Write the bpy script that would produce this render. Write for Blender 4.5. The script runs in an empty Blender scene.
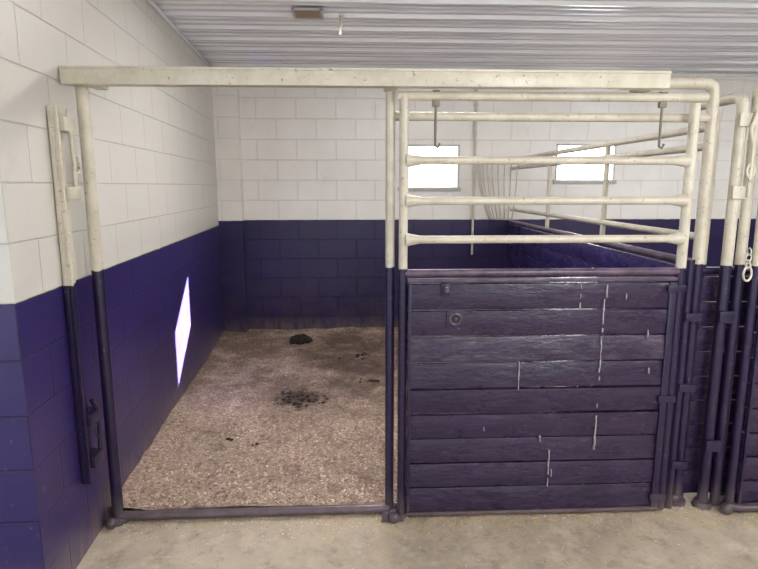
import bpy, bmesh, math, random
from mathutils import Vector, Matrix
random.seed(7)
SC=bpy.context.scene
SC.view_settings.view_transform='Standard'
SC.view_settings.look='None'
PI=math.pi

# ---------------------------------------------------------------- camera
f=570; psi=math.radians(2.5); th=math.radians(9.8)
C=Vector((-.187,-2.65,1.65))
F=Vector((math.sin(psi)*math.cos(th),math.cos(psi)*math.cos(th),-math.sin(th)))
cam=bpy.data.cameras.new('camera'); cam.sensor_fit='HORIZONTAL'; cam.sensor_width=36; cam.lens=36*f/758; cam.clip_start=.05
co=bpy.data.objects.new('camera',cam); bpy.context.collection.objects.link(co)
co.location=C; co.rotation_euler=F.to_track_quat('-Z','Y').to_euler(); SC.camera=co

# ---------------------------------------------------------------- materials
def s2l(c):
    return tuple(((v/255)/12.92 if v/255<=.04045 else ((v/255+.055)/1.055)**2.4) for v in c)+(1,)
class M:
    def __init__(s,name):
        s.m=bpy.data.materials.new(name); s.m.use_nodes=True; s.t=s.m.node_tree
        s.b=s.t.nodes['Principled BSDF']
    def n(s,t,**k):
        x=s.t.nodes.new(t)
        for a,v in k.items(): setattr(x,a,v)
        return x
    def l(s,a,b): s.t.links.new(a,b)
    def val(s,inp,v):
        if isinstance(v,(int,float,tuple,list)): inp.default_value=v
        else: s.l(v,inp)
    def math(s,op,a,b=0.,clamp=False):
        x=s.n('ShaderNodeMath',operation=op,use_clamp=clamp); s.val(x.inputs[0],a); s.val(x.inputs[1],b); return x.outputs[0]
    def mix(s,fac,a,b,mode='MIX'):
        x=s.n('ShaderNodeMix',data_type='RGBA',blend_type=mode); s.val(x.inputs[0],fac); s.val(x.inputs[6],a); s.val(x.inputs[7],b); return x.outputs[2]
    def pos(s): return s.n('ShaderNodeNewGeometry').outputs['Position']
    def obj(s): return s.n('ShaderNodeTexCoord').outputs['Object']
    def mapping(s,v,sc,loc=(0,0,0)):
        x=s.n('ShaderNodeMapping'); s.l(v,x.inputs[0]); x.inputs['Scale'].default_value=sc; x.inputs['Location'].default_value=loc; return x.outputs[0]
    def noise(s,v,scale,detail=4,rough=.55):
        x=s.n('ShaderNodeTexNoise'); s.l(v,x.inputs['Vector']); x.inputs['Scale'].default_value=scale; x.inputs['Detail'].default_value=detail; x.inputs['Roughness'].default_value=rough; return x.outputs['Fac']
    def ramp(s,v,lo,hi):
        x=s.n('ShaderNodeMapRange',clamp=True); s.l(v,x.inputs[0]); x.inputs[1].default_value=lo; x.inputs[2].default_value=hi; return x.outputs[0]
    def sep(s,v):
        x=s.n('ShaderNodeSeparateXYZ'); s.l(v,x.inputs[0]); return x.outputs
    def bump(s,h,st,d=.01,prev=None):
        x=s.n('ShaderNodeBump'); s.l(h,x.inputs['Height']); x.inputs['Strength'].default_value=st; x.inputs['Distance'].default_value=d
        if prev is not None: s.l(prev,x.inputs['Normal'])
        return x.outputs[0]
    def fin(s,col,rough,nrm=None,metal=0.,spec=.5):
        s.val(s.b.inputs['Base Color'],col); s.val(s.b.inputs['Roughness'],rough); s.b.inputs['Metallic'].default_value=metal
        s.b.inputs['Specular IOR Level'].default_value=spec
        if nrm is not None: s.l(nrm,s.b.inputs['Normal'])
        return s.m

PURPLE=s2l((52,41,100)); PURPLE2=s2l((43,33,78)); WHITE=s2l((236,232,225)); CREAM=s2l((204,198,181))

def mat_block(name,line,purple,white,rough_p=.32,grime=.3,mort=(.28,.62)):
    m=M(name); o=m.obj(); x,y,z=m.sep(o)
    u=m.math('ADD',x,y)
    cmb=m.n('ShaderNodeCombineXYZ'); m.l(u,cmb.inputs[0]); m.l(m.math('SUBTRACT',z,line-1.28),cmb.inputs[1])
    br=m.n('ShaderNodeTexBrick'); m.l(cmb.outputs[0],br.inputs['Vector'])
    br.inputs['Scale'].default_value=1; br.inputs['Brick Width'].default_value=.42; br.inputs['Row Height'].default_value=1.28/6
    br.inputs['Mortar Size'].default_value=.0045; br.inputs['Mortar Smooth'].default_value=.6
    n1=m.noise(o,2.2,5); n2=m.noise(o,60,4,.7); n3=m.noise(m.mapping(o,(6,6,1.5)),3,4); n4=m.noise(o,5,6,.7)
    wob=m.math('MULTIPLY',m.math('SUBTRACT',m.noise(o,9,2),.5),.010)
    mask=m.math('GREATER_THAN',m.math('ADD',z,wob),line)
    w=m.mix(m.math('MULTIPLY',m.ramp(n1,.35,.75),.4),white,s2l((208,203,193)))
    w=m.mix(m.math('MULTIPLY',m.ramp(n4,.58,.72),.2),w,s2l((172,164,150)))
    w=m.mix(m.math('MULTIPLY',br.outputs['Fac'],mort[0]),w,s2l((140,138,130)))
    p=m.mix(m.ramp(n1,.3,.7),purple,tuple(v*.68 for v in purple[:3])+(1,))
    p=m.mix(m.math('MULTIPLY',br.outputs['Fac'],mort[1]),p,s2l((20,15,38)))
    sc=m.math('MULTIPLY',m.ramp(m.noise(o,26,5,.7),.62,.68),m.ramp(z,1.2,.1))
    p=m.mix(m.math('MULTIPLY',sc,.5),p,s2l((146,136,142)))
    scr=m.math('MULTIPLY',m.ramp(m.noise(m.mapping(o,(2,2,14)),7,5,.7),.66,.70),m.ramp(z,1.25,.3))
    p=m.mix(m.math('MULTIPLY',scr,.3),p,s2l((120,108,128)))
    gr=m.math('MULTIPLY',m.ramp(n4,.42,.62),m.ramp(z,.9,.1))
    p=m.mix(m.math('MULTIPLY',gr,grime),p,s2l((66,54,60)))
    dust=m.math('MULTIPLY',m.math('MULTIPLY',m.ramp(z,.22,.03),m.ramp(n3,.3,.55)),.6)
    p=m.mix(dust,p,s2l((134,118,106)))
    col=m.mix(mask,p,w)
    inv=m.math('SUBTRACT',1.,br.outputs['Fac'])
    nb=m.bump(n2,.3,.004); nb=m.bump(inv,.7,.006,nb)
    r=m.mix(mask,(rough_p,)*3+(1,),(.30,.30,.30,1))
    return m.fin(col,r,nb)
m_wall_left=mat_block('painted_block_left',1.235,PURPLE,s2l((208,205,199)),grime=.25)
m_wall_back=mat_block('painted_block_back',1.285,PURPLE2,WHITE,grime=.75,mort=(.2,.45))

def mat_paint(name,line=1.27,cream=CREAM,purple=s2l((40,29,64))):
    m=M(name); p=m.pos(); x,y,z=m.sep(p)
    wob=m.math('MULTIPLY',m.math('SUBTRACT',m.noise(p,14,2),.5),.03)
    mask=m.math('GREATER_THAN',m.math('ADD',z,wob),line)
    n=m.noise(p,9,6,.7); n2=m.noise(p,45,4,.7)
    c=m.mix(m.math('MULTIPLY',m.ramp(n,.40,.68),.6),cream,s2l((168,158,140)))
    c=m.mix(m.math('MULTIPLY',m.ramp(n2,.62,.69),.8),c,s2l((104,80,62)))
    q=m.mix(m.ramp(n,.3,.7),purple,s2l((31,22,49)))
    q=m.mix(m.math('MULTIPLY',m.ramp(n2,.62,.70),.5),q,s2l((120,104,116)))
    q=m.mix(m.math('MULTIPLY',m.ramp(z,.16,.0),.5),q,s2l((120,105,98)))
    return m.fin(m.mix(mask,q,c),m.mix(mask,(.3,)*3+(1,),(.34,)*3+(1,)),m.bump(n2,.35,.003))
m_frame=mat_paint('frame_enamel')
m_white=mat_paint('cream_enamel',line=-5)
m_wallbar=mat_paint('wall_bar_enamel',line=1.235)
m_purp=mat_paint('purple_enamel',line=50)
m_purpl=mat_paint('purple_cap_enamel',line=50,purple=s2l((108,90,108)))

def mat_board(name,base,worn,amt):
    m=M(name); p=m.pos(); g=m.mapping(p,(1.2,1.2,16)); n=m.noise(g,4,5,.55); n2=m.noise(p,3.3,4); n3=m.noise(m.mapping(p,(3,3,30)),7,5,.7)
    n4=m.noise(p,38,5,.7); n5=m.noise(m.mapping(p,(1,1,2.5)),5,5,.7)
    c=m.mix(m.ramp(n2,.3,.7),base,tuple(v*.66 for v in base[:3])+(1,))
    c=m.mix(m.math('MULTIPLY',m.math('MULTIPLY',m.ramp(n,.42,.68),m.ramp(n5,.42,.62)),amt),c,worn)
    c=m.mix(m.math('MULTIPLY',m.ramp(n3,.69,.75),.35),c,s2l((108,94,100)))
    c=m.mix(m.math('MULTIPLY',m.ramp(n4,.66,.70),.55),c,s2l((136,124,128)))
    return m.fin(c,m.mix(n5,(.14,)*3+(1,),(.42,)*3+(1,)),m.bump(n5,.5,.02,m.bump(n3,.2,.004,m.bump(n,.2,.006))))
m_board=mat_board('purple_board',s2l((47,34,64)),s2l((72,58,82)),.45)
m_boardw=mat_board('purple_board_worn',s2l((54,42,70)),s2l((106,95,106)),.75)
m_board_p=mat_board('purple_partition_board',s2l((50,40,96)),s2l((70,60,114)),.4)

def simple(name,c,r=.5,metal=0.,ns=20,amt=.3,dark=.6,bump=.1):
    m=M(name); p=m.pos(); n=m.noise(p,ns,5,.6)
    return m.fin(m.mix(m.math('MULTIPLY',m.ramp(n,.35,.7),amt),c,tuple(v*dark for v in c[:3])+(1,)),r,m.bump(n,bump,.004),metal)
m_steel=simple('galvanised_hardware',s2l((200,194,182)),.4,.3)
m_hook=simple('hook_steel',s2l((120,114,100)),.5,.2)
m_dark=simple('dark_slot',s2l((40,34,34)),.7)
m_vent=simple('vent_brown',s2l((160,138,122)),.6)
m_drip=simple('white_paint_drip',s2l((176,168,176)),.5)
m_manure=simple('manure',s2l((42,33,26)),.9,ns=40,bump=.6)
m_straw=simple('straw',s2l((206,184,138)),.8)
m_wfr=simple('window_frame_paint',s2l((188,186,180)),.4)

m=M('ceiling_metal'); p=m.pos(); n=m.noise(p,1.5,3)
m_ceil=m.fin(m.mix(n,s2l((238,240,243)),s2l((222,226,231))),.2,None,.3)

m=M('aisle_concrete'); p=m.pos(); n=m.noise(p,1.6,6,.65); n2=m.noise(p,90,3,.7); n3=m.noise(p,3.4,6,.7); n5=m.noise(p,9,6,.75)
c=m.mix(m.ramp(n,.3,.7),s2l((196,183,163)),s2l((158,145,129)))
c=m.mix(m.math('MULTIPLY',m.ramp(n3,.50,.66),.6),c,s2l((216,204,186)))
c=m.mix(m.math('MULTIPLY',m.ramp(n5,.52,.66),.5),c,s2l((128,112,96)))
c=m.mix(m.math('MULTIPLY',m.ramp(n2,.62,.7),.45),c,s2l((110,96,82)))
m_conc=m.fin(c,.7,m.bump(n2,.2,.004))

def damp(m,c,amt):
    p=m.pos(); x,y,z=m.sep(p)
    k=m.math('MULTIPLY',m.ramp(m.noise(p,2.1,6,.65),.40,.55),m.math('ADD',m.ramp(y,.8,2.0),.12,clamp=True))
    c=m.mix(m.math('MULTIPLY',k,amt),c,s2l((96,75,62)))
    k=m.ramp(m.noise(p,8,6,.7),.54,.64)
    c=m.mix(m.math('MULTIPLY',k,.38),c,s2l((96,76,62)))
    dx=m.math('MULTIPLY',m.math('ADD',x,.62),4.0); dy=m.math('MULTIPLY',m.math('SUBTRACT',y,1.55),4.4)
    d=m.math('SQRT',m.math('ADD',m.math('MULTIPLY',dx,dx),m.math('MULTIPLY',dy,dy)))
    d=m.math('ADD',d,m.math('MULTIPLY',m.math('SUBTRACT',m.noise(p,16,5,.7),.5),2.6))
    c=m.mix(m.math('MULTIPLY',m.ramp(d,1.0,.45),.8),c,s2l((58,46,38)))
    dx=m.math('MULTIPLY',m.math('ADD',x,.2),1.7); dy=m.math('MULTIPLY',m.math('SUBTRACT',y,2.5),1.0)
    d=m.math('SQRT',m.math('ADD',m.math('MULTIPLY',dx,dx),m.math('MULTIPLY',dy,dy)))
    d=m.math('ADD',d,m.math('MULTIPLY',m.math('SUBTRACT',m.noise(p,9,5,.7),.5),2.6))
    return m.mix(m.math('MULTIPLY',m.ramp(d,1.2,.3),.65),c,s2l((72,56,46)))
m=M('bedding_base'); p=m.pos(); n=m.noise(p,45,6,.8); n3=m.noise(p,14,4,.7)
c=m.mix(m.ramp(n,.38,.62),s2l((140,113,98)),s2l((218,194,174)))
c=m.mix(m.math('MULTIPLY',m.ramp(n3,.6,.7),.3),c,s2l((124,101,87)))
m_bed=m.fin(damp(m,c,.7),.95,m.bump(n,1.,.016))
FL=[]
for i,cc in enumerate([(230,206,188),(214,187,168),(192,163,144),(146,117,101),(242,226,210)]):
    m=M('shaving_%d'%i); FL.append(m.fin(damp(m,s2l(cc),.62),.9))

m=M('window_glass'); t=m.t; tr=m.n('ShaderNodeBsdfTransparent'); gl=m.n('ShaderNodeBsdfGlossy'); gl.inputs['Roughness'].default_value=.03
mx=m.n('ShaderNodeMixShader'); mx.inputs[0].default_value=.06; m.l(tr.outputs[0],mx.inputs[1]); m.l(gl.outputs[0],mx.inputs[2])
m.l(mx.outputs[0],t.nodes['Material Output'].inputs[0]); m_glass=m.m
m=M('sun_diffusing_pane'); t=m.t; tr=m.n('ShaderNodeBsdfTranslucent'); tr.inputs[0].default_value=(.55,.56,.58,1)  # pane made diffuse to keep this window's sun patch off the floor
m.l(tr.outputs[0],t.nodes['Material Output'].inputs[0]); m_diffuser=m.m

# ---------------------------------------------------------------- builder
class B:
    def __init__(s,name): s.name=name; s.bm=bmesh.new(); s.mats=[]
    def mi(s,mat):
        if mat not in s.mats: s.mats.append(mat)
        return s.mats.index(mat)
    def merge(s,tmp,mat,smooth):
        i=s.mi(mat)
        for fc in tmp.faces: fc.material_index=i; fc.smooth=smooth
        me=bpy.data.meshes.new('t'); tmp.to_mesh(me); tmp.free(); s.bm.from_mesh(me); bpy.data.meshes.remove(me)
    def box(s,a,b,mat,bev=0.,rot=None,smooth=False):
        a=Vector(a); b=Vector(b); t=bmesh.new(); bmesh.ops.create_cube(t,size=1)
        c=(a+b)/2; d=b-a
        for v in t.verts: v.co=Vector((v.co.x*d.x,v.co.y*d.y,v.co.z*d.z))
        if bev: bmesh.ops.bevel(t,geom=t.edges[:],offset=bev,segments=2,affect='EDGES',profile=.6)
        for v in t.verts:
            if rot: v.co=rot@v.co
            v.co+=c
        s.merge(t,mat,smooth); return s
    def tube(s,pts,r,mat,seg=14,caps=True,closed=False):
        pts=[Vector(p) for p in pts]; n=len(pts)
        rr=r if isinstance(r,(list,tuple)) else [r]*n
        t=bmesh.new(); rings=[]
        def tan(i):
            if closed: return (pts[(i+1)%n]-pts[i-1]).normalized()
            if i==0: return (pts[1]-pts[0]).normalized()
            if i==n-1: return (pts[-1]-pts[-2]).normalized()
            return ((pts[i+1]-pts[i]).normalized()+(pts[i]-pts[i-1]).normalized()).normalized()
        T=tan(0); N=T.orthogonal().normalized()
        for i in range(n):
            T2=tan(i); q=T.rotation_difference(T2); N=(q@N).normalized(); T=T2; Bn=T.cross(N)
            rings.append([t.verts.new(pts[i]+(N*math.cos(a)+Bn*math.sin(a))*rr[i]) for a in [2*PI*k/seg for k in range(seg)]])
        for i in range(n if closed else n-1):
            A=rings[i]; Bq=rings[(i+1)%n]
            for k in range(seg): t.faces.new((A[k],A[(k+1)%seg],Bq[(k+1)%seg],Bq[k]))
        if caps and not closed:
            t.faces.new(rings[0][::-1]); t.faces.new(rings[-1])
        s.merge(t,mat,True)
        return s
    def ball(s,c,r,mat,sub=2,sc=(1,1,1),jit=0.):
        t=bmesh.new(); bmesh.ops.create_icosphere(t,subdivisions=sub,radius=r)
        for v in t.verts:
            v.co=Vector((v.co.x*sc[0],v.co.y*sc[1],v.co.z*sc[2]))*(1+random.uniform(-jit,jit))+Vector(c)
        s.merge(t,mat,True); return s
    def ring(s,c,R,r,mat,axis='Y',sz=1.,seg=20):
        pts=[]
        for k in range(seg):
            a=2*PI*k/seg; u,v=math.cos(a)*R,math.sin(a)*R*sz
            pts.append(Vector(c)+(Vector((u,0,v)) if axis=='Y' else Vector((0,u,v)) if axis=='X' else Vector((u,v,0))))
        return s.tube(pts,r,mat,seg=8,closed=True)
    def done(s,origin=(0,0,0),rz=0.,parent=None):
        me=bpy.data.meshes.new(s.name)
        bmesh.ops.recalc_face_normals(s.bm,faces=s.bm.faces[:])
        Mx=Matrix.Translation(Vector(origin))@Matrix.Rotation(rz,4,'Z')
        s.bm.transform(Mx.inverted()); s.bm.to_mesh(me); s.bm.free()
        for mt in s.mats: me.materials.append(mt)
        try: me.set_sharp_from_angle(angle=math.radians(40))
        except Exception: pass
        o=bpy.data.objects.new(s.name,me); bpy.context.collection.objects.link(o); o.matrix_world=Mx
        if parent: o.parent=parent
        return o
def rpath(pts,rad=.05,n=6):
    pts=[Vector(p) for p in pts]; out=[pts[0]]
    for i in range(1,len(pts)-1):
        p=pts[i]; a=(pts[i-1]-p).normalized(); b=(pts[i+1]-p).normalized()
        for k in range(n+1):
            t=k/n; A=p+a*rad; Bq=p+b*rad
            out.append(A*(1-t)**2+p*2*t*(1-t)+Bq*t*t)
    out.append(pts[-1]); return out

# ---------------------------------------------------------------- room shell
CZ=2.86; YB=3.62; XR=5.2; YE=-.60
def wx(y): return -1.432-.055*y     # stall-side face of the left wall
LA=Vector((wx(YE),YE,0)); LB=Vector((wx(YB),YB,0)); ang=math.atan2(LB.y-LA.y,LB.x-LA.x)
b=B('wall_left'); t=bmesh.new()
vs=[LA,LB,Vector((-4.2,YB,0)),Vector((-4.2,YE,0))]
lo=[t.verts.new(v+Vector((0,0,-.05))) for v in vs]; hi=[t.verts.new(v+Vector((0,0,CZ+.03))) for v in vs]
for i in range(4): t.faces.new((lo[i],lo[(i+1)%4],hi[(i+1)%4],hi[i]))
t.faces.new(hi); t.faces.new(lo[::-1]); b.merge(t,m_wall_left,False); b.done(LA,ang)

W1=(.31,.96,1.62,2.09); W2=(2.02,2.68,1.70,2.10)
b=B('wall_back'); T=.03
xs=[-4.2,W1[0],W1[1],W2[0],W2[1],XR+.1]
b.box((xs[0],YB,-.05),(xs[1],YB+T,CZ+.03),m_wall_back); b.box((xs[2],YB,-.05),(xs[3],YB+T,CZ+.03),m_wall_back); b.box((xs[4],YB,-.05),(xs[5],YB+T,CZ+.03),m_wall_back)
for w in (W1,W2):
    b.box((w[0],YB,-.05),(w[1],YB+T,w[2]),m_wall_back); b.box((w[0],YB,w[3]),(w[1],YB+T,CZ+.03),m_wall_back)
b.done((-1.63,YB,0))
b=B('wall_pilaster'); b.box((wx(YB)-.02,3.50,-.05),(-1.375,YB+.01,CZ+.01),m_wall_back); b.done((-1.375,3.5,0))
b=B('wall_right'); b.box((XR,-7,-.05),(XR+.15,YB+T,CZ+.03),m_wall_back); b.done((XR,0,0))
for i,w in enumerate((W1,W2)):
    b=B('window_%d'%(i+1)); e=.018
    b.box((w[0],YB-.006,w[2]),(w[0]+e,YB+.012,w[3]),m_wfr,.003); b.box((w[1]-e,YB-.006,w[2]),(w[1],YB+.012,w[3]),m_wfr,.003)
    b.box((w[0],YB-.006,w[3]-e),(w[1],YB+.012,w[3]),m_wfr,.003); b.box((w[0]-.02,YB-.025,w[2]-.02),(w[1]+.02,YB+.012,w[2]+e),m_wfr,.003)
    b.box((w[0]+e,YB+.006,w[2]+e),(w[1]-e,YB+.009,w[3]-e),m_glass if i==0 else m_diffuser)
    b.done()
b=B('ceiling'); t=bmesh.new(); prof=[]; y=-7.; k=0
while y<YB+.06:
    z=CZ; h=.026 if k%3==0 else .014
    prof+= [(y,z),(y+.050,z),(y+.060,z-h),(y+.082,z-h),(y+.092,z)]; y+=.115; k+=1
prof.append((y,CZ))
A=[t.verts.new((-4.2,p[0],p[1])) for p in prof]; D=[t.verts.new((XR+.1,p[0],p[1])) for p in prof]
for i in range(len(prof)-1): t.faces.new((A[i],A[i+1],D[i+1],D[i]))
b.merge(t,m_ceil,False); b.box((-4.2,-7,CZ+.03),(XR+.15,YB+T+.3,CZ+.08),m_ceil)
b.done()
b=B('trim_1')
q=Matrix.Rotation(ang-PI/2,3,'Z'); mid=(LA+LB)/2; L=(LB-LA).length/2
b.box((mid.x+.006,mid.y-L,CZ-.05),(mid.x+.03,mid.y+L-.13,CZ-.022),m_ceil,.003,rot=q); b.done()
b=B('trim_2'); b.box((-1.36,YB-.03,CZ-.045),(XR,YB-.002,CZ-.022),m_ceil,.003); b.done()
b=B('floor'); b.box((-4.2,-7,-.1),(XR+.1,YB+T,0),m_conc); b.done()

# ---------------------------------------------------------------- bedding
from mathutils import noise as mn
def hgt(x,y):
    h=.034+.015*mn.noise(Vector((x*2.1,y*2.1,0)))+.010*mn.noise(Vector((x*7,y*7,3)))+.006*mn.noise(Vector((x*18,y*18,7)))
    h+=.035*max(0,(y-3.1)/.5)+.03*max(0,(-1.2-x-.05*y)/.3)
    return max(.010,h)
b=B('wood_shavings_bedding'); t=bmesh.new(); NX,NY=140,170; G=[]
y0=.055
for j in range(NY+1):
    y=y0+(YB-.003-y0)*j/NY; xl=wx(y)+.003 if y<3.49 else -1.372; xr=1.465; row=[]
    for i in range(NX+1):
        x=xl+(xr-xl)*i/NX; row.append(t.verts.new((x,y,hgt(x,y))))
    G.append(row)
for j in range(NY):
    for i in range(NX): t.faces.new((G[j][i],G[j][i+1],G[j+1][i+1],G[j+1][i]))
b.merge(t,m_bed,True)
def flakes(b,N,fn,smin=.006,smax=.018,wts=(4,4,3,1.2,1.6),asp=(.25,.7),mats=None):
    idx=[b.mi(mm) for mm in (mats or FL)]; bm=b.bm
    for _ in range(N):
        x,y,z=fn(); s=random.uniform(smin,smax); w=s*random.uniform(*asp); a=random.uniform(0,2*PI)
        tx=random.uniform(-.5,.5)*(.2 if mats else 1); ty=random.uniform(-.5,.5); ca,sa=math.cos(a),math.sin(a)
        vv=[]
        for u,v in ((-s,-w),(s,-w*.8),(s*.9,w),(-s*.8,w*.9)):
            u*=.5; v*=.5; vv.append(bm.verts.new((x+u*ca-v*sa,y+u*sa+v*ca,z+u*tx+v*ty+.003)))
        fc=bm.faces.new(vv); fc.material_index=random.choices(idx,wts)[0]
def fb():
    while 1:
        y=y0+.02+(YB-y0-.05)*random.random()**1.25; x=random.uniform(wx(y)+.02,1.45)
        if not(y>3.47 and x<-1.36): return x,y,hgt(x,y)+.001
flakes(b,36000,fb,.005,.018,(4,4,3,1.6,1.4))
b.done()
b=B('scattered_shavings')
def fs():
    x=random.uniform(-1.35,2.6); y=.03-abs(random.gauss(0,.10)) if random.random()<.7 else -random.uniform(0,1.3)
    return x,y,.001
flakes(b,3600,fs,.003,.012,(4,3,2,.8,1))
def fs2():
    x=random.uniform(-.1,2.4) if random.random()<.7 else random.uniform(-1.3,2.4); return x,.0-abs(random.gauss(0,.13)),.002
flakes(b,1100,fs2,.015,.05,(1,),(.05,.12),[m_straw])
b.done()
b=B('wood_shavings_bedding'); t=bmesh.new(); 
G=[[t.verts.new((1.76+(XR-1.763)*i/30,y0+.06+(YB-.063-y0)*j/30,hgt(i*.3,j*.3))) for i in range(31)] for j in range(31)]
for j in range(30):
    for i in range(30): t.faces.new((G[j][i],G[j][i+1],G[j+1][i+1],G[j+1][i]))
b.merge(t,m_bed,True); b.done()

def manure(x,y,n,sp,r,flat=.6):
    b=B('manure_pile')
    for _ in range(n):
        px=x+random.gauss(0,sp); py=y+random.gauss(0,sp*.7); rr=r*random.uniform(.6,1.2)
        lift=max(0,(1-((px-x)**2+(py-y)**2)/(sp*sp*2)))*r*.8
        b.ball((px,py,hgt(px,py)+rr*flat*.7+lift),rr,m_manure,2,(1.1,1,flat),.10)
    b.done()
manure(-.75,3.18,30,.055,.038,.75)
manure(-.60,1.50,34,.085,.014,.3)
manure(-.74,1.64,14,.06,.010,.3)
manure(-1.0,.83,3,.012,.012,.5)
manure(-.80,.75,2,.02,.010,.4)
manure(-.15,2.6,8,.08,.016,.4)
manure(-.02,1.9,8,.06,.014,.4)

# ---------------------------------------------------------------- stall front frame
b=B('stall_front_frame')
b.box((-1.415,-.095,2.072),(1.205,-.035,2.142),m_white,.008)                     # door track
b.box((-1.414,-.100,2.134),(1.204,-.034,2.146),m_white,.004)
for x in (-1.30,-.02,1.12): b.box((x-.03,-.04,2.07),(x+.03,.05,2.135),m_white,.006)
b.tube([(-1.372,.01,0),(-1.372,.01,2.08)],.027,m_frame,18)                      # left post
b.tube([(-.018,.03,0),(-.018,.03,2.08)],.022,m_frame,18)                         # middle post
b.tube([(-1.372,.01,.03),(-.018,.02,.03)],.022,m_purpl,14)                       # sill pipe
b.tube([(-.018,.04,.03),(1.5,.05,.03)],.024,m_purp,14)
b.tube(rpath([(-.018,.05,2.12),(1.50,.06,2.12),(1.50,.06,0)],.05,8),.026,m_frame,18)   # fixed rail + right post
b.tube([(0,.05,1.965),(1.50,.06,1.965)],.020,m_white,14)
for x,y in ((-1.372,.01),(-.018,.03),(1.50,.06)):
    b.tube([(x,y,0),(x,y,.022),(x,y,.03)],[.052,.050,.03],m_purp,18)
b.ball((-1.385,-.045,.022),.028,m_purp,3); b.ball((0.0,-.06,.026),.030,m_purp,3)
b.box((-.06,-.06,0),(.05,-.045,.035),m_purp,.003)
for k in range(9):
    z=.04+k*.130; b.box((1.412,.075,z),(1.80,.10,z+.125),m_board,.005)
b.tube([(1.435,.012,0),(1.435,.012,1.30)],.020,m_purp,12)
b.tube([(1.40,.085,1.235),(1.80,.085,1.235)],.02,m_purp,12)
for z in (.25,.66,1.02): b.box((1.42,-.02,z-.02),(1.50,-.005,z+.02),m_purp,.003)
b.done()

# ---------------------------------------------------------------- sliding doors
def door(x0,W,name='sliding_stall_door',drips=True):
    b=B(name); y=-.02; x1=x0+W; r=.021
    b.tube([(x0,y,.02),(x0,y,2.05)],r,m_frame,18)
    b.tube([(x1,y,.02),(x1,y,2.02)],r+.002,m_frame,18)
    b.tube([(x0-.03,y,2.045),(x0,y,2.045),(x1+.01,y,2.045),(x1+.05,y,2.045)],[.020]*4,m_white,16)
    for z in (1.765,1.583,1.405):
        b.tube([(x0+.01,y,z),(x0+.03,y,z),(x0+.08,y,z),(x1-.08,y,z),(x1-.03,y,z),(x1-.01,y,z)],[.034,.028,.0185,.0185,.028,.034],m_white,16)
    b.tube([(x0,y,1.248),(x1,y,1.248)],.019,m_purpl,16)
    b.box((x0+.02,y-.02,1.205),(x1-.02,y+.02,1.222),m_purpl,.004)
    b.box((x0+.02,y-.024,.02),(x1-.02,y+.024,.038),m_purpl,.004)
    nb=9; zt=1.203; zb=.04; h=(zt-zb)/nb
    for k in range(nb):
        dy=random.uniform(-.005,.005); z=zb+k*h; tl=random.uniform(-.0015,.0015)
        b.box((x0+.022,y-.022+dy,z+.003+random.uniform(0,.0025)),(x1-.022,y+.016+dy,z+h-.0035),m_boardw if k==6 else m_board,.007,rot=Matrix.Rotation(random.uniform(-.08,.08),3,'X')@Matrix.Rotation(tl,3,'Y'))
    b.box((x1-.062,y-.034,.05),(x1-.028,y-.02,1.2),m_purp,.004)
    b.box((x0+.024,y-.034,.05),(x0+.038,y-.02,1.2),m_purp,.003)
    cx=x0+.245; cz=1.035
    b.box((cx-.042,y-.040,cz-.040),(cx+.042,y-.024,cz+.040),m_board,.004)
    b.ring((cx,y-.043,cz),.026,.006,m_purpl,'Y'); b.tube([(cx,y-.044,cz),(cx,y-.036,cz)],.021,m_dark,16); b.ball((cx,y-.046,cz),.009,m_purpl,2)
    b.tube([(x0+.195,y-.075,1.18),(x0+.195,y-.02,1.18)],.012,m_purpl,10); b.box((x0+.175,y-.045,1.145),(x0+.215,y-.02,1.205),m_purp,.004)
    b.ball((x0+.195,y-.08,1.18),.017,m_purpl,2)
    for dz in (1.17,.62,.1): 
        b.box((x1-.075,y-.042,dz-.018),(x1+.01,y-.03,dz+.018),m_purp,.003)
    for hx in (x0+.142,x1-.155):
        b.tube([(hx,y,2.05),(hx,y,1.90),(hx,y,1.83),(hx+.012,y-.004,1.82),(hx+.02,y-.004,1.84)],.006,m_hook,8)
        b.box((hx-.016,y-.012,2.0),(hx+.016,y+.012,2.07),m_hook,.003)
    if drips:
        D=[(.84,1.195,1.08),(.955,1.12,1.0),(.955,.98,.70),(.965,1.19,1.13),(.955,.62,.36),(.73,.36,.17),(.745,.26,.20),(.68,.44,.41),(.56,.82,.68),(1.06,1.15,1.12),(1.18,.97,.93),(.40,.49,.47),(1.2,.78,.75)]
        for dx,za,zb2 in D:
            n=max(3,int((za-zb2)/.02)); 
            for i in range(n):
                if random.random()<.15: continue
                z1=za-(za-zb2)*i/n; z2=za-(za-zb2)*(i+1)/n; ww=random.uniform(.0010,.0026); ox=random.uniform(-.0015,.0015)
                b.box((x0+dx+ox-ww,y-.0335,z2),(x0+dx+ox+ww,y-.018,z1),m_drip)
    return b.done()
door(.04,1.33)
door(1.74,1.33,drips=False)

# ---------------------------------------------------------------- stall partition
b=B('stall_partition_rails'); px=1.54
for k in range(9):
    z=.04+k*.133; b.box((px-.02,.12,z),(px+.02,YB-.02,z+.128),m_board_p,.005)
b.tube([(px,.1,1.262),(px,YB-.01,1.262)],.023,m_purpl,14)
for z in (1.40,1.93,1.84): b.tube([(px,.1,z),(px,YB-.01,z)],.019,m_white,14)
for y in (.10,1.25,2.4): b.tube([(px,y,1.26),(px,y,1.95)],.018,m_white,14)
b.tube([(px,.10,0),(px,.10,2.0)],.026,m_frame,14)
b.done()

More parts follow.
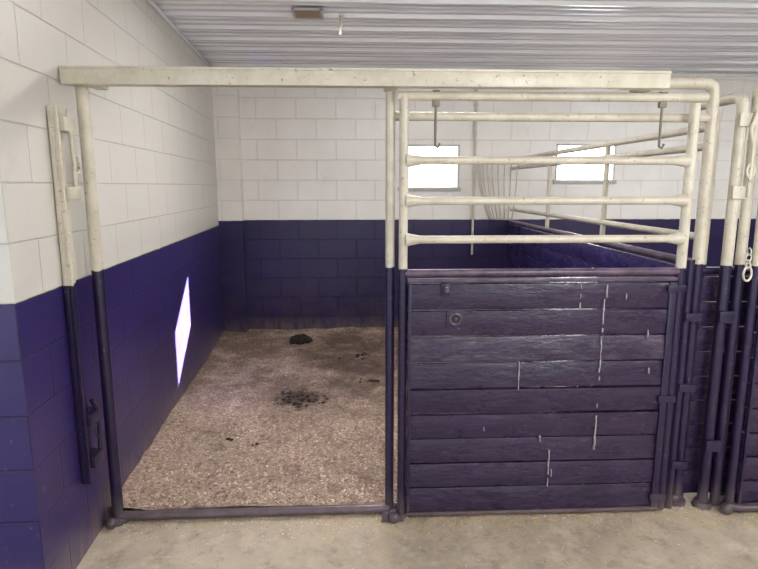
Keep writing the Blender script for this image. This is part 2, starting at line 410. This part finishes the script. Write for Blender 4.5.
# ---------------------------------------------------------------- next stall posts
b=B('stall_gate_post')
b.tube(rpath([(1.62,.02,0),(1.62,.02,2.06),(1.60,.35,2.06)],.06),.026,m_frame,18)
for z in (1.95,1.62,1.02,.35):
    b.box((1.585,-.025,z-.03),(1.66,-.008,z+.03),m_frame,.004)
b.tube(rpath([(1.655,-.03,1.60),(1.655,-.03,1.84),(1.63,-.035,1.90),(1.655,-.035,1.99)],.02),.009,m_frame,10)
b.ring((1.655,-.03,1.72),.018,.006,m_frame,'Y',1.7)
b.tube([(1.62,.02,0),(1.62,.02,.03)],[.05,.04],m_purp,16)
b.done()
b=B('stall_front_frame')
b.tube([(1.695,.03,0),(1.695,.03,2.10)],.024,m_frame,18)
b.box((1.68,-.095,2.072),(4.3,-.035,2.142),m_white,.008)
b.tube([(1.695,.03,.03),(3.4,.03,.03)],.024,m_purp,14)
b.tube([(3.15,.03,0),(3.15,.03,2.10)],.026,m_frame,18)
b.ball((1.70,-.06,.03),.03,m_purp,3); b.tube([(1.70,-.06,.045),(1.76,-.06,.03),(2.2,-.06,.03)],.018,m_purp,12)
b.done()
b=B('snap_hook_chain'); x,y=1.670,-.060
for k in range(3): b.ring((x,y,1.345-k*.028),.013,.0035,m_steel,'Y' if k%2 else 'X',1.3,14)
b.ring((x+.002,y,1.24),.020,.0055,m_steel,'Y',1.7,18); b.ring((x+.002,y,1.28),.012,.004,m_steel,'Y',1,14)
b.done()

# ---------------------------------------------------------------- wall latch bar (left)
b=B('gate_latch_bar'); y=-.19; X=wx(y)
b.box((X+.006,y-.035,.33),(X+.028,y+.035,1.97),m_wallbar,.005)
b.box((X+.028,y-.035,.33),(X+.045,y-.020,1.97),m_wallbar,.003)
for z in (1.90,1.62,.62,.42): b.box((X+.0,y-.01,z-.028),(X+.06,y+.085,z+.028),m_wallbar,.005)
b.tube(rpath([(X+.05,y+.06,1.60),(X+.05,y+.06,1.86),(X+.055,y+.02,1.90),(X+.05,y+.05,1.96)],.02),.009,m_wallbar,10)
b.ring((X+.055,y+.075,1.74),.022,.006,m_wallbar,'X',1.8)
b.tube(rpath([(X+.05,y+.07,.42),(X+.05,y+.09,.62),(X+.05,y+.03,.70)],.03),.010,m_wallbar,10)
b.ring((X+.05,y+.07,.55),.022,.006,m_wallbar,'X',1.8)
for z in (1.85,1.45,1.05,.5): b.ball((X+.03,y,z),.010,m_wallbar,2)
b.done()

# ---------------------------------------------------------------- back wall fittings
b=B('corner_hay_rack'); cx,cy=1.50,YB-.01
def arc(R,z,n=14): return [(cx-R*math.cos(a),cy-R*math.sin(a),z) for a in [PI/2*k/n for k in range(n+1)]]
b.tube(arc(.34,1.90),.011,m_white,8); b.tube(arc(.20,1.30),.010,m_white,8)
for k in range(9):
    a=PI/2*k/8
    pts=[]
    for i in range(9):
        t=i/8; R=.34-.14*t**1.8; z=1.90-.60*t; pts.append((cx-R*math.cos(a),cy-R*math.sin(a),z))
    b.tube(pts,.007,m_white,8)
b.done()
b=B('conduit_pipe'); b.tube([(1.12,YB-.02,.9),(1.12,YB-.02,CZ-.05)],.014,m_white,10)
for z in (1.1,1.8,2.5): b.box((1.095,YB-.012,z-.012),(1.145,YB,z+.012),m_white,.002)
b.done()
b=B('ceiling_vent'); x0,x1,ya,yb2=-.60,-.39,1.47,1.70; z=CZ-.026
b.box((x0,ya,z-.012),(x1,ya+.02,z),m_wfr,.002); b.box((x0,yb2-.02,z-.012),(x1,yb2,z),m_wfr,.002)
b.box((x0,ya,z-.012),(x0+.02,yb2,z),m_wfr,.002); b.box((x1-.02,ya,z-.012),(x1,yb2,z),m_wfr,.002)
b.box((x0+.02,ya+.02,z-.002),(x1-.02,yb2-.02,z),m_dark)
for k in range(7):
    yy=ya+.035+k*.026; b.box((x0+.018,yy-.009,z-.011),(x1-.018,yy+.009,z-.006),m_vent,rot=Matrix.Rotation(.5,3,'X'))
b.done()
b=B('ceiling_drop_pipe'); b.tube([(-.262,1.66,CZ-.02),(-.262,1.66,CZ-.035),(-.262,1.66,CZ-.036),(-.275,1.66,CZ-.13)],[.02,.02,.009,.009],m_steel,10)
b.tube([(-.275,1.66,CZ-.13),(-.278,1.66,CZ-.15)],[.015,.012],m_steel,10); b.done()

# ---------------------------------------------------------------- lighting
w=bpy.data.worlds.new('world'); SC.world=w; w.use_nodes=True; bg=w.node_tree.nodes['Background']
bg.inputs[0].default_value=(.90,.95,1,1); bg.inputs[1].default_value=1.7
sd=Vector((-2.14,-1.85,-1.30))
s=bpy.data.lights.new('sun','SUN'); s.energy=230; s.angle=math.radians(.6); s.color=(1,.95,.90)
so=bpy.data.objects.new('sun',s); bpy.context.collection.objects.link(so); so.rotation_euler=sd.to_track_quat('-Z','Y').to_euler(); so.location=(4,6,5)
def area(loc,sx,sy,e,rot=(0,0,0),col=(1,.97,.94)):
    a=bpy.data.lights.new('fill_area','AREA'); a.shape='RECTANGLE'; a.size=sx; a.size_y=sy; a.energy=e; a.color=col
    o=bpy.data.objects.new('stall_fill_light',a); bpy.context.collection.objects.link(o); o.location=loc; o.rotation_euler=rot  # unseen fill light added to brighten the stalls, no fixture there
area((.1,1.2,2.78),1.2,.3,46)
area((3.3,1.8,2.78),1.2,.3,40,col=(.88,.94,1))
def fill_point(loc,e,r=.18,col=(1,.97,.94)):
    a=bpy.data.lights.new('fill_point','POINT'); a.energy=e; a.shadow_soft_size=r; a.color=col
    o=bpy.data.objects.new('aisle_fill_light',a); bpy.context.collection.objects.link(o); o.location=loc  # added fill behind the camera, brightens the walls and ceiling
fill_point((1.6,-2.7,2.25),145,.35); fill_point((4.0,-2.0,2.2),95,.35)
